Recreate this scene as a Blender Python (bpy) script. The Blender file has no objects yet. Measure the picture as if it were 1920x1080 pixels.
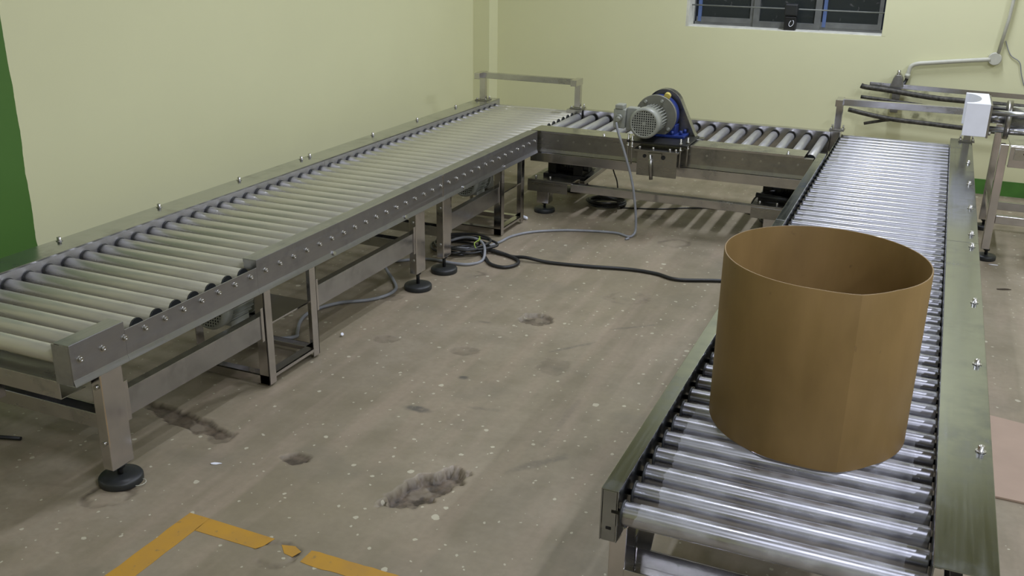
import bpy, math, random
import numpy as np
from mathutils import Vector, Matrix
random.seed(7)
PI = math.pi
S = bpy.context.scene
COL = S.collection

# ------------------------------------------------------------------ camera
cam = bpy.data.cameras.new('camera')
cam.sensor_width = 36.0
cam.lens = 36.0 * 1813.36 / 1920.0
cam.clip_start = 0.02
cam_o = bpy.data.objects.new('camera', cam)
COL.objects.link(cam_o)
yaw, pitch, roll = math.radians(-23.164), math.radians(20.277), math.radians(0.9097)
fw = Vector((math.sin(yaw) * math.cos(pitch), math.cos(yaw) * math.cos(pitch), -math.sin(pitch)))
rt = Vector((math.cos(yaw), -math.sin(yaw), 0))
up = rt.cross(fw)
r2 = rt * math.cos(roll) + up * math.sin(roll)
u2 = up * math.cos(roll) - rt * math.sin(roll)
M = Matrix((r2, u2, -fw)).transposed().to_4x4()
M.translation = Vector((0, 0, 1.9))
cam_o.matrix_world = M
S.camera = cam_o

# ------------------------------------------------------------------ world, lamps, exposure
w = bpy.data.worlds.new('night')
S.world = w
w.use_nodes = True
w.node_tree.nodes['Background'].inputs[0].default_value = (0.35, 0.45, 0.6, 1)
w.node_tree.nodes['Background'].inputs[1].default_value = 0.03

def area(name, loc, sx, sy, power, color=(0.95, 1.0, 1.17), rot=(0, 0, 0)):
    l = bpy.data.lights.new(name, 'AREA')
    l.shape = 'RECTANGLE'
    l.size, l.size_y = sx, sy
    l.energy = power
    l.color = color
    o = bpy.data.objects.new(name, l)
    o.location = loc
    o.rotation_euler = rot
    COL.objects.link(o)
    return o

LAMP_Z = 4.1
for lx, ly, p in ((-0.45, 7.1, 80), (3.6, 4.7, 100), (-1.27, 4.2, 40), (1.18, 1.2, 68), (3.6, -0.8, 100), (-1.27, -1.7, 22)):
    area('ceiling_lamp', (lx, ly, LAMP_Z), 0.12, 1.2, p)

S.cycles.max_bounces = 12
S.cycles.diffuse_bounces = 7
S.view_settings.view_transform = 'Standard'
S.view_settings.look = 'None'
S.view_settings.gamma = 1.0
S.view_settings.use_curve_mapping = False
S.view_settings.exposure = 0.12

# ------------------------------------------------------------------ materials
def new_mat(name):
    m = bpy.data.materials.new(name)
    m.use_nodes = True
    nt = m.node_tree
    return m, nt, nt.nodes['Principled BSDF']

def N(nt, t, **kw):
    n = nt.nodes.new(t)
    for k, v in kw.items():
        if k in n.inputs:
            n.inputs[k].default_value = v
        else:
            setattr(n, k, v)
    return n

def mixc(nt, fac, a, b):
    n = nt.nodes.new('ShaderNodeMix')
    n.data_type = 'RGBA'
    for s, v in ((n.inputs[0], fac), (n.inputs[6], a), (n.inputs[7], b)):
        if hasattr(v, 'links'):
            nt.links.new(v, s)
        else:
            s.default_value = v if not isinstance(v, tuple) or len(v) == 4 else v + (1,)
    return n.outputs[2]

def ramp(nt, src, p0, p1, v0=0.0, v1=1.0):
    n = nt.nodes.new('ShaderNodeMapRange')
    n.clamp = True
    n.inputs[1].default_value, n.inputs[2].default_value = p0, p1
    n.inputs[3].default_value, n.inputs[4].default_value = v0, v1
    nt.links.new(src, n.inputs[0])
    return n.outputs[0]

def math_(nt, op, a, b=0.0):
    n = nt.nodes.new('ShaderNodeMath')
    n.operation = op
    for i, v in ((0, a), (1, b)):
        if hasattr(v, 'links'):
            nt.links.new(v, n.inputs[i])
        else:
            n.inputs[i].default_value = v
    return n.outputs[0]

def noise(nt, scale, detail=4, stretch=None, coord='Object', off=(0, 0, 0)):
    tc = nt.nodes.new('ShaderNodeTexCoord')
    mp = nt.nodes.new('ShaderNodeMapping')
    mp.inputs['Scale'].default_value = stretch or (1, 1, 1)
    mp.inputs['Location'].default_value = off
    nt.links.new(tc.outputs[coord], mp.inputs[0])
    n = N(nt, 'ShaderNodeTexNoise')
    n.inputs['Scale'].default_value = scale
    n.inputs['Detail'].default_value = detail
    nt.links.new(mp.outputs[0], n.inputs['Vector'])
    return n.outputs[0]

def bump(nt, b, src, strength, dist):
    n = nt.nodes.new('ShaderNodeBump')
    n.inputs['Strength'].default_value = strength
    n.inputs['Distance'].default_value = dist
    nt.links.new(src, n.inputs['Height'])
    nt.links.new(n.outputs[0], b.inputs['Normal'])

def plain(name, col, rough=0.5, metal=0.0, var=0.15, scale=14, bmp=0.0):
    m, nt, b = new_mat(name)
    f = noise(nt, scale, 5)
    c = tuple(col)
    d = tuple(x * (1 - var) for x in c)
    e = tuple(min(1, x * (1 + var)) for x in c)
    nt.links.new(mixc(nt, ramp(nt, f, 0.3, 0.7), d, e), b.inputs['Base Color'])
    b.inputs['Roughness'].default_value = rough
    b.inputs['Metallic'].default_value = metal
    if bmp:
        bump(nt, b, f, bmp, 0.004)
    return m

def steel(name, col, rough, stretch, smudge=0.35, dust=0.0, dustcol=(0.42, 0.40, 0.30), turned=False):
    m, nt, b = new_mat(name)
    grain = noise(nt, 60, 3, stretch)
    blot = noise(nt, 5, 5)
    blot2 = noise(nt, 17, 4, off=(3, 1, 5))
    s = math_(nt, 'MULTIPLY', ramp(nt, blot, 0.42, 0.75), ramp(nt, blot2, 0.35, 0.65))
    dark = tuple(x * (1 - smudge) for x in col)
    c = mixc(nt, s, tuple(col), dark)
    c = mixc(nt, ramp(nt, grain, 0.3, 0.7, 0.0, 0.14), c, tuple(x * 0.75 for x in col))
    if dust:
        dn = noise(nt, 9, 5, off=(7, 2, 1))
        df = ramp(nt, dn, 0.25, 0.75, dust * 0.75, min(1, dust * 1.2))
        if stretch[0] < 1:
            tcx = nt.nodes.new('ShaderNodeTexCoord'); spx = nt.nodes.new('ShaderNodeSeparateXYZ')
            nt.links.new(tcx.outputs['Object'], spx.inputs[0])
            df = math_(nt, 'MULTIPLY', df, ramp(nt, math_(nt, 'ADD', spx.outputs[0], math_(nt, 'MULTIPLY', dn, 0.08)), -0.31, -0.20, 0.12, 1.0))
        c = mixc(nt, df, c, dustcol)
        nt.links.new(math_(nt, 'SUBTRACT', 1.0, df), b.inputs['Metallic'])
    else:
        b.inputs['Metallic'].default_value = 1.0
    nt.links.new(c, b.inputs['Base Color'])
    nt.links.new(math_(nt, 'ADD', ramp(nt, grain, 0.3, 0.7, rough * 0.8, rough * 1.25), math_(nt, 'MULTIPLY', s, 0.15)),
                 b.inputs['Roughness'])
    bump(nt, b, grain, 0.05, 0.001)
    if turned:            # lathe-turned tube: fine scratches run round it, so lamps smear along its length
        b.inputs['Anisotropic'].default_value = 0.9
        b.inputs['Anisotropic Rotation'].default_value = 0.25
        tg = nt.nodes.new('ShaderNodeTangent'); tg.direction_type = 'RADIAL'; tg.axis = 'X'
        nt.links.new(tg.outputs[0], b.inputs['Tangent'])
    return m

MT = {}
MT['steel_y'] = steel('brushed_steel_lengthwise', (0.47, 0.475, 0.50), 0.14, (1, 0.03, 1))
MT['steel_web'] = steel('dull_steel_lengthwise', (0.40, 0.40, 0.43), 0.36, (1, 0.03, 1), 0.35)
MT['steel_guard'] = steel('stained_guard_steel', (0.335, 0.35, 0.355), 0.15, (1, 0.03, 1), 0.35)
MT['steel_soft'] = steel('satin_added_plate', (0.60, 0.595, 0.64), 0.42, (1, 0.05, 1), 0.25)
MT['steel_x'] = steel('brushed_steel_crosswise', (0.56, 0.55, 0.55), 0.18, (0.03, 1, 1))
MT['steel_z'] = steel('brushed_steel_upright', (0.62, 0.60, 0.60), 0.14, (1, 1, 0.03), 0.2)
MT['steel_dark'] = steel('stained_steel', (0.36, 0.35, 0.33), 0.30, (0.03, 1, 1), 0.5)
MT['roller_dusty'] = steel('dusty_roller_steel', (0.62, 0.61, 0.60), 0.30, (0.03, 1, 1), 0.2, 0.62, (0.46, 0.44, 0.31))
MT['roller'] = steel('roller_steel', (0.48, 0.48, 0.525), 0.34, (0.03, 1, 1), 0.25, turned=True)
MT['roller_y'] = steel('transfer_roller_steel', (0.62, 0.62, 0.68), 0.34, (1, 0.03, 1), 0.3, 0.25, (0.45, 0.45, 0.47))
MT['bright'] = steel('bolt_steel', (0.50, 0.49, 0.46), 0.30, (1, 1, 1), 0.3)
MT['chrome'] = steel('polished_steel', (0.66, 0.67, 0.71), 0.25, (0.03, 1, 1), 0.2)
MT['black'] = plain('black_rubber', (0.018, 0.02, 0.021), 0.45)
MT['black_metal'] = plain('black_painted_metal', (0.02, 0.02, 0.02), 0.4, 0.3)
MT['hole'] = plain('dark_recess', (0.008, 0.008, 0.008), 0.8)
MT['motor_grey'] = plain('grey_motor_paint', (0.30, 0.31, 0.27), 0.38, 0.0, 0.1)
MT['motor_dark'] = plain('grey_olive_flange_paint', (0.20, 0.20, 0.165), 0.4, 0.2, 0.1)
MT['blue'] = plain('blue_gearbox_paint', (0.012, 0.030, 0.17), 0.35, 0.0, 0.15)
MT['yellow_label'] = plain('yellow_sticker', (0.6, 0.5, 0.12), 0.5)
MT['white_plastic'] = plain('white_plastic', (0.86, 0.88, 0.97), 0.4, 0, 0.03)
MT['grey_cable'] = plain('grey_cable_sheath', (0.26, 0.27, 0.29), 0.45)
MT['black_cable'] = plain('black_cable_sheath', (0.022, 0.022, 0.022), 0.42)
MT['green_wire'] = plain('yellow_green_wire', (0.30, 0.42, 0.06), 0.5)
MT['pvc'] = plain('white_conduit', (0.50, 0.50, 0.42), 0.5, 0, 0.08)
MT['dirty_pipe'] = plain('grimy_dark_pipe', (0.055, 0.052, 0.042), 0.55, 0.2, 0.7, 45)
MT['window_frame'] = plain('grey_window_frame', (0.13, 0.135, 0.13), 0.45)
MT['window_bar'] = plain('grey_bar_paint', (0.19, 0.20, 0.18), 0.5)
MT['blue_film'] = plain('blue_frame_film', (0.09, 0.14, 0.30), 0.4)
MT['white_paint'] = plain('chalky_white_paint', (0.62, 0.62, 0.54), 0.7)
MT['card'] = plain('pinkish_cardboard', (0.42, 0.31, 0.235), 0.75, 0, 0.07, 5)
MT['leaf'] = plain('dry_leaf', (0.05, 0.035, 0.02), 0.7)
MT['ceiling'] = plain('white_ceiling', (0.6, 0.6, 0.55), 0.9)

# fibre drum
def drum_mat():
    m, nt, b = new_mat('brown_fibreboard')
    f = noise(nt, 7, 6, (1, 1, 0.5))
    g = noise(nt, 90, 2, (1, 1, 0.12))
    s = noise(nt, 24, 3, off=(2, 9, 4))
    c = mixc(nt, ramp(nt, f, 0.3, 0.7), (0.190, 0.118, 0.036), (0.262, 0.165, 0.058))
    c = mixc(nt, ramp(nt, g, 0.3, 0.7, 0, 0.18), c, (0.20, 0.115, 0.045))
    c = mixc(nt, ramp(nt, s, 0.70, 0.78, 0, 0.6), c, (0.09, 0.05, 0.02))
    nt.links.new(c, b.inputs['Base Color'])
    b.inputs['Roughness'].default_value = 0.55
    bump(nt, b, g, 0.06, 0.002)
    return m
MT['drum'] = drum_mat()

# clear stretch film
def film_mat():
    m, nt, b = new_mat('clear_wrap_film')
    f = noise(nt, 22, 5, (0.6, 1, 1))
    nt.links.new(mixc(nt, f, (0.72, 0.73, 0.80), (0.86, 0.87, 0.92)), b.inputs['Base Color'])
    b.inputs['Roughness'].default_value = 0.22
    nt.links.new(ramp(nt, f, 0.35, 0.75, 0.05, 0.38), b.inputs['Alpha'])
    return m
MT['film'] = film_mat()

def glass_mat():
    m, nt, b = new_mat('dusty_night_glass')
    f = noise(nt, 30, 6)
    nt.links.new(mixc(nt, ramp(nt, f, 0.62, 0.72), (0.030, 0.036, 0.036), (0.10, 0.10, 0.10)), b.inputs['Base Color'])
    b.inputs['Roughness'].default_value = 0.18
    b.inputs['Alpha'].default_value = 0.85
    b.inputs['Specular IOR Level'].default_value = 0.3
    return m
MT['glass'] = glass_mat()

def wall_mat(name, cream, green=None, grime=False):
    m, nt, b = new_mat(name)
    f = noise(nt, 1.3, 4)
    g = noise(nt, 45, 4)
    c = mixc(nt, ramp(nt, f, 0.3, 0.7), tuple(x * 0.96 for x in cream), cream)
    if green:
        geo = nt.nodes.new('ShaderNodeNewGeometry')
        sp = nt.nodes.new('ShaderNodeSeparateXYZ')
        nt.links.new(geo.outputs['Position'], sp.inputs[0])
        wob = math_(nt, 'MULTIPLY', math_(nt, 'SUBTRACT', noise(nt, 5, 4), 0.5), 0.03)
        yy = math_(nt, 'ADD', sp.outputs[1], wob)
        c = mixc(nt, math_(nt, 'MULTIPLY', math_(nt, 'LESS_THAN', yy, 3.222), math_(nt, 'GREATER_THAN', yy, 2.1)), c, mixc(nt, ramp(nt, f, 0.3, 0.7), green, tuple(x * 1.15 for x in green)))
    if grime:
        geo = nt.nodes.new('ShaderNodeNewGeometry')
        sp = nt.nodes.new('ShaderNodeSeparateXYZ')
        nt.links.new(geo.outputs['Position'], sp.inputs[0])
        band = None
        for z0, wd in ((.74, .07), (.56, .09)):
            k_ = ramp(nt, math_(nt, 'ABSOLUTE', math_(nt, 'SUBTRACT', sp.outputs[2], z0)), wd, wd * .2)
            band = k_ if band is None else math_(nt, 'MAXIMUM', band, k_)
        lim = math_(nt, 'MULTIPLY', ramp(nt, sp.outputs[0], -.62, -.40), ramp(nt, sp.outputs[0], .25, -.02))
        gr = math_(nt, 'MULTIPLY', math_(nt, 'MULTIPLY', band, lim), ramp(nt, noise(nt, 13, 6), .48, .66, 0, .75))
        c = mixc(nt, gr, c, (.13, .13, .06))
    nt.links.new(c, b.inputs['Base Color'])
    b.inputs['Roughness'].default_value = 0.55
    bump(nt, b, g, 0.08, 0.003)
    return m
CREAM = (0.715, 0.712, 0.455)
MT['wall'] = wall_mat('cream_yellow_wall_paint', CREAM)
MT['wall_left'] = wall_mat('cream_and_green_wall_paint', CREAM, (0.066, 0.160, 0.028))
MT['green'] = plain('green_wall_paint', (0.060, 0.185, 0.026), 0.6, 0, 0.15, 8)

def floor_mat():
    m, nt, b = new_mat('worn_concrete')
    big = noise(nt, 0.9, 5)
    mid = noise(nt, 4.2, 6, off=(4, 2, 0))
    fine = noise(nt, 38, 5, off=(1, 8, 0))
    streak = noise(nt, 3.0, 5, (3.2, 0.35, 1), off=(9, 0, 0))
    c = mixc(nt, ramp(nt, big, 0.35, 0.65), (0.251, 0.212, 0.141), (0.314, 0.268, 0.198))
    c = mixc(nt, ramp(nt, mid, 0.42, 0.66, 0, 0.75), c, (0.209, 0.178, 0.115))
    c = mixc(nt, ramp(nt, streak, 0.46, 0.68, 0, 0.75), c, (0.341, 0.275, 0.202))
    c = mixc(nt, ramp(nt, noise(nt, 2.3, 6, off=(0, 5, 0)), 0.58, 0.72, 0, 0.55), c, (0.174, 0.158, 0.115))
    c = mixc(nt, ramp(nt, fine, 0.35, 0.7, 0, 0.25), c, (0.181, 0.150, 0.104))
    # pale paint drips of three sizes
    tc = nt.nodes.new('ShaderNodeTexCoord')
    dis = N(nt, 'ShaderNodeTexNoise', Scale=40.0)
    nt.links.new(tc.outputs['Object'], dis.inputs['Vector'])
    va = nt.nodes.new('ShaderNodeVectorMath'); va.operation = 'SCALE'
    nt.links.new(dis.outputs[1], va.inputs[0]); va.inputs['Scale'].default_value = 0.018
    vb = nt.nodes.new('ShaderNodeVectorMath'); vb.operation = 'ADD'
    nt.links.new(tc.outputs['Object'], vb.inputs[0]); nt.links.new(va.outputs[0], vb.inputs[1])
    spots = None
    for sc, rad, thr in ((4.5, 0.066, 0.66), (9.0, 0.085, 0.60), (17.0, 0.095, 0.62)):
        v = N(nt, 'ShaderNodeTexVoronoi', Scale=sc)
        v.voronoi_dimensions = '2D'
        nt.links.new(vb.outputs[0], v.inputs['Vector'])
        sep = nt.nodes.new('ShaderNodeSeparateColor')
        nt.links.new(v.outputs['Color'], sep.inputs[0])
        lim = ramp(nt, sep.outputs[0], thr, 1.0, 0.0, rad)
        s = math_(nt, 'LESS_THAN', v.outputs['Distance'], lim)
        spots = s if spots is None else math_(nt, 'MAXIMUM', spots, s)
    c = mixc(nt, math_(nt, 'MULTIPLY', spots, 0.75), c, (0.56, 0.53, 0.40))
    at = nt.nodes.new('ShaderNodeAttribute'); at.attribute_name = 'dirt'
    at2 = nt.nodes.new('ShaderNodeAttribute'); at2.attribute_name = 'stain'
    rough_n = noise(nt, 26, 7, off=(2, 2, 2))
    sand_n = noise(nt, 9, 3, off=(5, 1, 2))
    dirtc = mixc(nt, ramp(nt, rough_n, 0.38, 0.62), (0.040, 0.029, 0.019), (0.130, 0.098, 0.068))
    dirtc = mixc(nt, ramp(nt, sand_n, 0.56, 0.61, 0, 0.8), dirtc, (0.20, 0.165, 0.12))
    c = mixc(nt, math_(nt, 'MULTIPLY', at2.outputs['Fac'], ramp(nt, fine, 0.3, 0.6, 0.5, 1.0)), c, (0.075, 0.072, 0.066))
    c = mixc(nt, at.outputs['Fac'], c, dirtc)
    nt.links.new(c, b.inputs['Base Color'])
    nt.links.new(ramp(nt, mid, 0.3, 0.7, 0.42, 0.62), b.inputs['Roughness'])
    hb = math_(nt, 'ADD', math_(nt, 'MULTIPLY', fine, 0.35), math_(nt, 'MULTIPLY', math_(nt, 'MULTIPLY', at.outputs['Fac'], 0.7), rough_n))
    bump(nt, b, hb, 0.25, 0.01)
    return m
MT['floor'] = floor_mat()

def yellow_mat():
    m, nt, b = new_mat('worn_yellow_line_paint')
    f = noise(nt, 9, 6); g = noise(nt, 40, 5)
    c = mixc(nt, ramp(nt, f, 0.35, 0.7), (0.50, 0.27, 0.030), (0.43, 0.24, 0.045))
    c = mixc(nt, ramp(nt, g, 0.62, 0.72, 0, 0.6), c, (0.20, 0.15, 0.08))
    nt.links.new(c, b.inputs['Base Color'])
    b.inputs['Roughness'].default_value = 0.55
    return m
MT['yellow_line'] = yellow_mat()

# ------------------------------------------------------------------ mesh tools
class MB:
    def __init__(self):
        self.v, self.f, self.s, self.m = [], [], [], []

    def add(self, vs, fs, smooth=False, mi=0):
        n = len(self.v)
        self.v += [tuple(p) for p in vs]
        for i, f in enumerate(fs):
            self.f.append([n + k for k in f])
            self.s.append(smooth[i] if isinstance(smooth, list) else smooth)
            self.m.append(mi)
        return self

    def box(self, x0, x1, y0, y1, z0, z1, mi=0):
        vs = [(x, y, z) for x in (x0, x1) for y in (y0, y1) for z in (z0, z1)]
        return self.add(vs, [(0, 1, 3, 2), (4, 6, 7, 5), (0, 4, 5, 1), (2, 3, 7, 6), (0, 2, 6, 4), (1, 5, 7, 3)], False, mi)

    def obox(self, a, b, wdt, hgt, upv=(0, 0, 1), mi=0):
        a, b = Vector(a), Vector(b)
        d = (b - a).normalized()
        s = d.cross(Vector(upv)).normalized()
        u = s.cross(d)
        vs = []
        for p in (a, b):
            for i, j in ((-1, -1), (1, -1), (1, 1), (-1, 1)):
                vs.append(p + s * (i * wdt / 2) + u * (j * hgt / 2))
        return self.add(vs, [(3, 2, 1, 0), (4, 5, 6, 7), (0, 1, 5, 4), (1, 2, 6, 5), (2, 3, 7, 6), (3, 0, 4, 7)], False, mi)

    def rev(self, a, b, prof, n=20, mi=0, cap=True):
        """solid of revolution about a->b; prof = [(t in metres along axis, radius)]"""
        a, b = Vector(a), Vector(b)
        d = (b - a).normalized()
        s = d.orthogonal().normalized()
        u = d.cross(s)
        vs, fs, sm = [], [], []
        for t, r in prof:
            for k in range(n):
                an = 2 * PI * k / n
                vs.append(a + d * t + (s * math.cos(an) + u * math.sin(an)) * r)
        for i in range(len(prof) - 1):
            for k in range(n):
                k2 = (k + 1) % n
                fs.append((i * n + k, i * n + k2, (i + 1) * n + k2, (i + 1) * n + k))
                sm.append(abs(prof[i][0] - prof[i + 1][0]) > 1e-6)
        if cap:
            fs.append(tuple(range(n - 1, -1, -1))); sm.append(False)
            L = (len(prof) - 1) * n
            fs.append(tuple(L + k for k in range(n))); sm.append(False)
        return self.add(vs, fs, sm, mi)

    def cyl(self, a, b, r, n=16, mi=0):
        return self.rev(a, b, [(0, r), ((Vector(b) - Vector(a)).length, r)], n, mi)

    def tube(self, pts, r, n=8, mi=0):
        P = [Vector(p) for p in pts]
        vs, fs = [], []
        s = None
        for i, p in enumerate(P):
            d = (P[min(i + 1, len(P) - 1)] - P[max(i - 1, 0)])
            if d.length < 1e-9:
                d = Vector((0, 0, 1))
            d.normalize()
            if s is None:
                s = d.orthogonal().normalized()
            s = (s - d * s.dot(d))
            s = s.normalized() if s.length > 1e-6 else d.orthogonal().normalized()
            u = d.cross(s)
            for k in range(n):
                an = 2 * PI * k / n
                vs.append(p + (s * math.cos(an) + u * math.sin(an)) * r)
        for i in range(len(P) - 1):
            for k in range(n):
                k2 = (k + 1) % n
                fs.append((i * n + k, i * n + k2, (i + 1) * n + k2, (i + 1) * n + k))
        sm = [True] * len(fs) + [False] * 2
        fs.append(tuple(range(n - 1, -1, -1)))
        fs.append(tuple((len(P) - 1) * n + k for k in range(n)))
        return self.add(vs, fs, sm, mi)

    def prism(self, outline, axis, t0, t1, mi=0):
        """outline of 2D points; axis 'x','y','z' is the extrusion direction"""
        n = len(outline)
        def P(p, t):
            return {'x': (t, p[0], p[1]), 'y': (p[0], t, p[1]), 'z': (p[0], p[1], t)}[axis]
        vs = [P(p, t0) for p in outline] + [P(p, t1) for p in outline]
        fs = [tuple(range(n)), tuple(range(2 * n - 1, n - 1, -1))]
        fs += [(i, n + i, n + (i + 1) % n, (i + 1) % n) for i in range(n)]
        return self.add(vs, fs, False, mi)

    def sheet(self, prof, axis, t0, t1, th=0.003, mi=0):
        """bent sheet metal: open 2D profile with thickness, extruded along axis"""
        P = [Vector(p) for p in prof]
        L, R = [], []
        for i, p in enumerate(P):
            d0 = (P[i] - P[i - 1]).normalized() if i else None
            d1 = (P[i + 1] - P[i]).normalized() if i < len(P) - 1 else None
            d0 = d0 or d1; d1 = d1 or d0
            n0 = Vector((-d0.y, d0.x)); n1 = Vector((-d1.y, d1.x))
            nn = (n0 + n1).normalized()
            k = 1 / max(0.4, nn.dot(n0))
            L.append(p + nn * th / 2 * k); R.append(p - nn * th / 2 * k)
        n = len(P)
        def Q(p, t):
            return {'x': (t, p[0], p[1]), 'y': (p[0], t, p[1]), 'z': (p[0], p[1], t)}[axis]
        ring = L + R[::-1]
        vs = [Q(p, t0) for p in ring] + [Q(p, t1) for p in ring]
        m = 2 * n
        fs = [(i, m + i, m + (i + 1) % m, (i + 1) % m) for i in range(m)]
        for i in range(n - 1):
            a, b2, c, d = i, i + 1, m - 2 - i, m - 1 - i
            fs.append((a, b2, c, d)); fs.append((m + d, m + c, m + b2, m + a))
        return self.add(vs, fs, False, mi)

    def mesh(self, name, mats, origin):
        me = bpy.data.meshes.new(name)
        o = Vector(origin)
        me.from_pydata([Vector(p) - o for p in self.v], [], self.f)
        for m in mats:
            me.materials.append(MT[m])
        me.polygons.foreach_set('use_smooth', self.s)
        me.polygons.foreach_set('material_index', self.m)
        me.update()
        import bmesh
        bm = bmesh.new(); bm.from_mesh(me)
        bmesh.ops.recalc_face_normals(bm, faces=bm.faces)
        bm.to_mesh(me); bm.free()
        return me

ORG = {}
def centre(mb):
    a = np.array(mb.v)
    return tuple((a.min(0) + a.max(0)) / 2)

def link(name, me, origin, parent=None):
    o = bpy.data.objects.new(name, me)
    COL.objects.link(o)
    ORG[o.name] = Vector(origin)
    if parent is not None:
        o.parent = parent
        o.location = Vector(origin) - ORG[parent.name]
    else:
        o.location = origin
    return o

def build(name, mb, mats, parent=None, bevel=0.0, origin=None, label=None):
    if isinstance(mats, str):
        mats = [mats]
    org = origin or centre(mb)
    o = link(name, mb.mesh(name, mats, org), org, parent)
    if bevel:
        bv = o.modifiers.new('edge', 'BEVEL')
        bv.width = bevel; bv.segments = 2; bv.limit_method = 'ANGLE'; bv.angle_limit = 0.7
    if label:
        o['label'] = label
    return o

def inst(src, origin, parent, name=None):
    o = src.copy()
    COL.objects.link(o)
    if name:
        o.name = name
    ORG[o.name] = Vector(origin)
    o.parent = parent
    o.location = Vector(origin) - ORG[parent.name]
    return o

def tag(o, label, cat, group=None, kind=None):
    o['label'] = label; o['category'] = cat
    if group: o['group'] = group
    if kind: o['kind'] = kind
    return o

def thing(name, label, cat, loc, group=None, rotz=0.0):
    o = bpy.data.objects.new(name, None)
    o.empty_display_size = 0.1
    COL.objects.link(o)
    o.location = loc; o.rotation_euler = (0, 0, rotz)
    ORG[o.name] = Vector(loc)
    return tag(o, label, cat, group)

def struct(name, mb, mats, parent=None, bevel=0.0):
    o = build(name, mb, mats, parent, bevel)
    if parent is None:
        o['kind'] = 'structure'
    return o

def smooth_path(pts, n=10):
    P = [Vector(p) for p in pts]
    out = []
    for i in range(len(P) - 1):
        p0, p1, p2, p3 = P[max(i - 1, 0)], P[i], P[i + 1], P[min(i + 2, len(P) - 1)]
        for k in range(n):
            t = k / n
            out.append(0.5 * ((2 * p1) + (p2 - p0) * t + (2 * p0 - 5 * p1 + 4 * p2 - p3) * t * t + (3 * p1 - p0 - 3 * p2 + p3) * t ** 3))
    out.append(P[-1])
    return out

# ------------------------------------------------------------------ room
XL, YB = -3.905, 8.32
# floor: a fine grid where the broken patches are, each sunk into the slab
def value_noise(x, y, s, seed):
    rng = np.random.RandomState(seed)
    T = rng.rand(256, 256)
    xs, ys = x * s + 100, y * s + 100
    xi, yi = np.floor(xs).astype(int), np.floor(ys).astype(int)
    fx, fy = xs - xi, ys - yi
    fx = fx * fx * (3 - 2 * fx); fy = fy * fy * (3 - 2 * fy)
    g = lambda a, b: T[a % 256, b % 256]
    return (g(xi, yi) * (1 - fx) + g(xi + 1, yi) * fx) * (1 - fy) + (g(xi, yi + 1) * (1 - fx) + g(xi + 1, yi + 1) * fx) * fy

def fbm(x, y, s, seed):
    return sum(value_noise(x, y, s * 2 ** i, seed + i) * 0.5 ** (i + 1) for i in range(4))

# x, y, half length, half width, angle, depth, dirt, ring only
PATCHES = [(-1.475, 2.67, .165, .085, 1.12, .040, .98, 0), (-1.72, 4.35, .085, .075, 0.5, .018, .85, 0),
           (-1.885, 3.825, .075, .045, 0.4, .004, .45, 0), (-2.02, 2.65, .062, .048, 0.3, .010, .85, 0),
           (-2.60, 2.715, .26, .055, -0.18, .016, .9, 0), (-2.385, 2.655, .06, .05, 0.0, .005, .45, 0),
           (-2.475, 2.155, .105, .075, 0.8, .006, .7, 1), (-1.72, 2.125, .085, .075, 0.5, .007, .5, 1),
           (-1.38, 4.86, .13, .10, 0.4, .003, .40, 1), (-1.40, 5.97, .12, .10, 0.4, .003, .40, 1),
           (-1.43, 3.84, .085, .09, 0.5, .002, .28, 0), (-2.29, 3.80, .07, .045, 0.4, .003, .4, 0),
           (-2.32, 4.86, .07, .05, 0.3, .004, .45, 1), (-1.70, 6.50, .09, .07, 0.3, .006, .6, 0),
           (-2.56, 4.30, .06, .05, 0.3, .003, .4, 0)]
STAINS = [(-1.79, 3.205, .085, .028, 0.0, .75), (-1.757, 3.56, .026, .020, 0.4, .8), (-1.17, 3.0, .17, .03, 0.9, .35),
          (-1.55, 3.32, .10, .02, 0.2, .3), (-1.42, 4.10, .13, .012, 0.9, .4), (-1.95, 4.20, .05, .016, 0.1, .35),
          (-1.25, 4.45, .14, .012, 0.7, .35), (-1.2, 3.35, .02, .22, 0.0, .2)]
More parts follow.
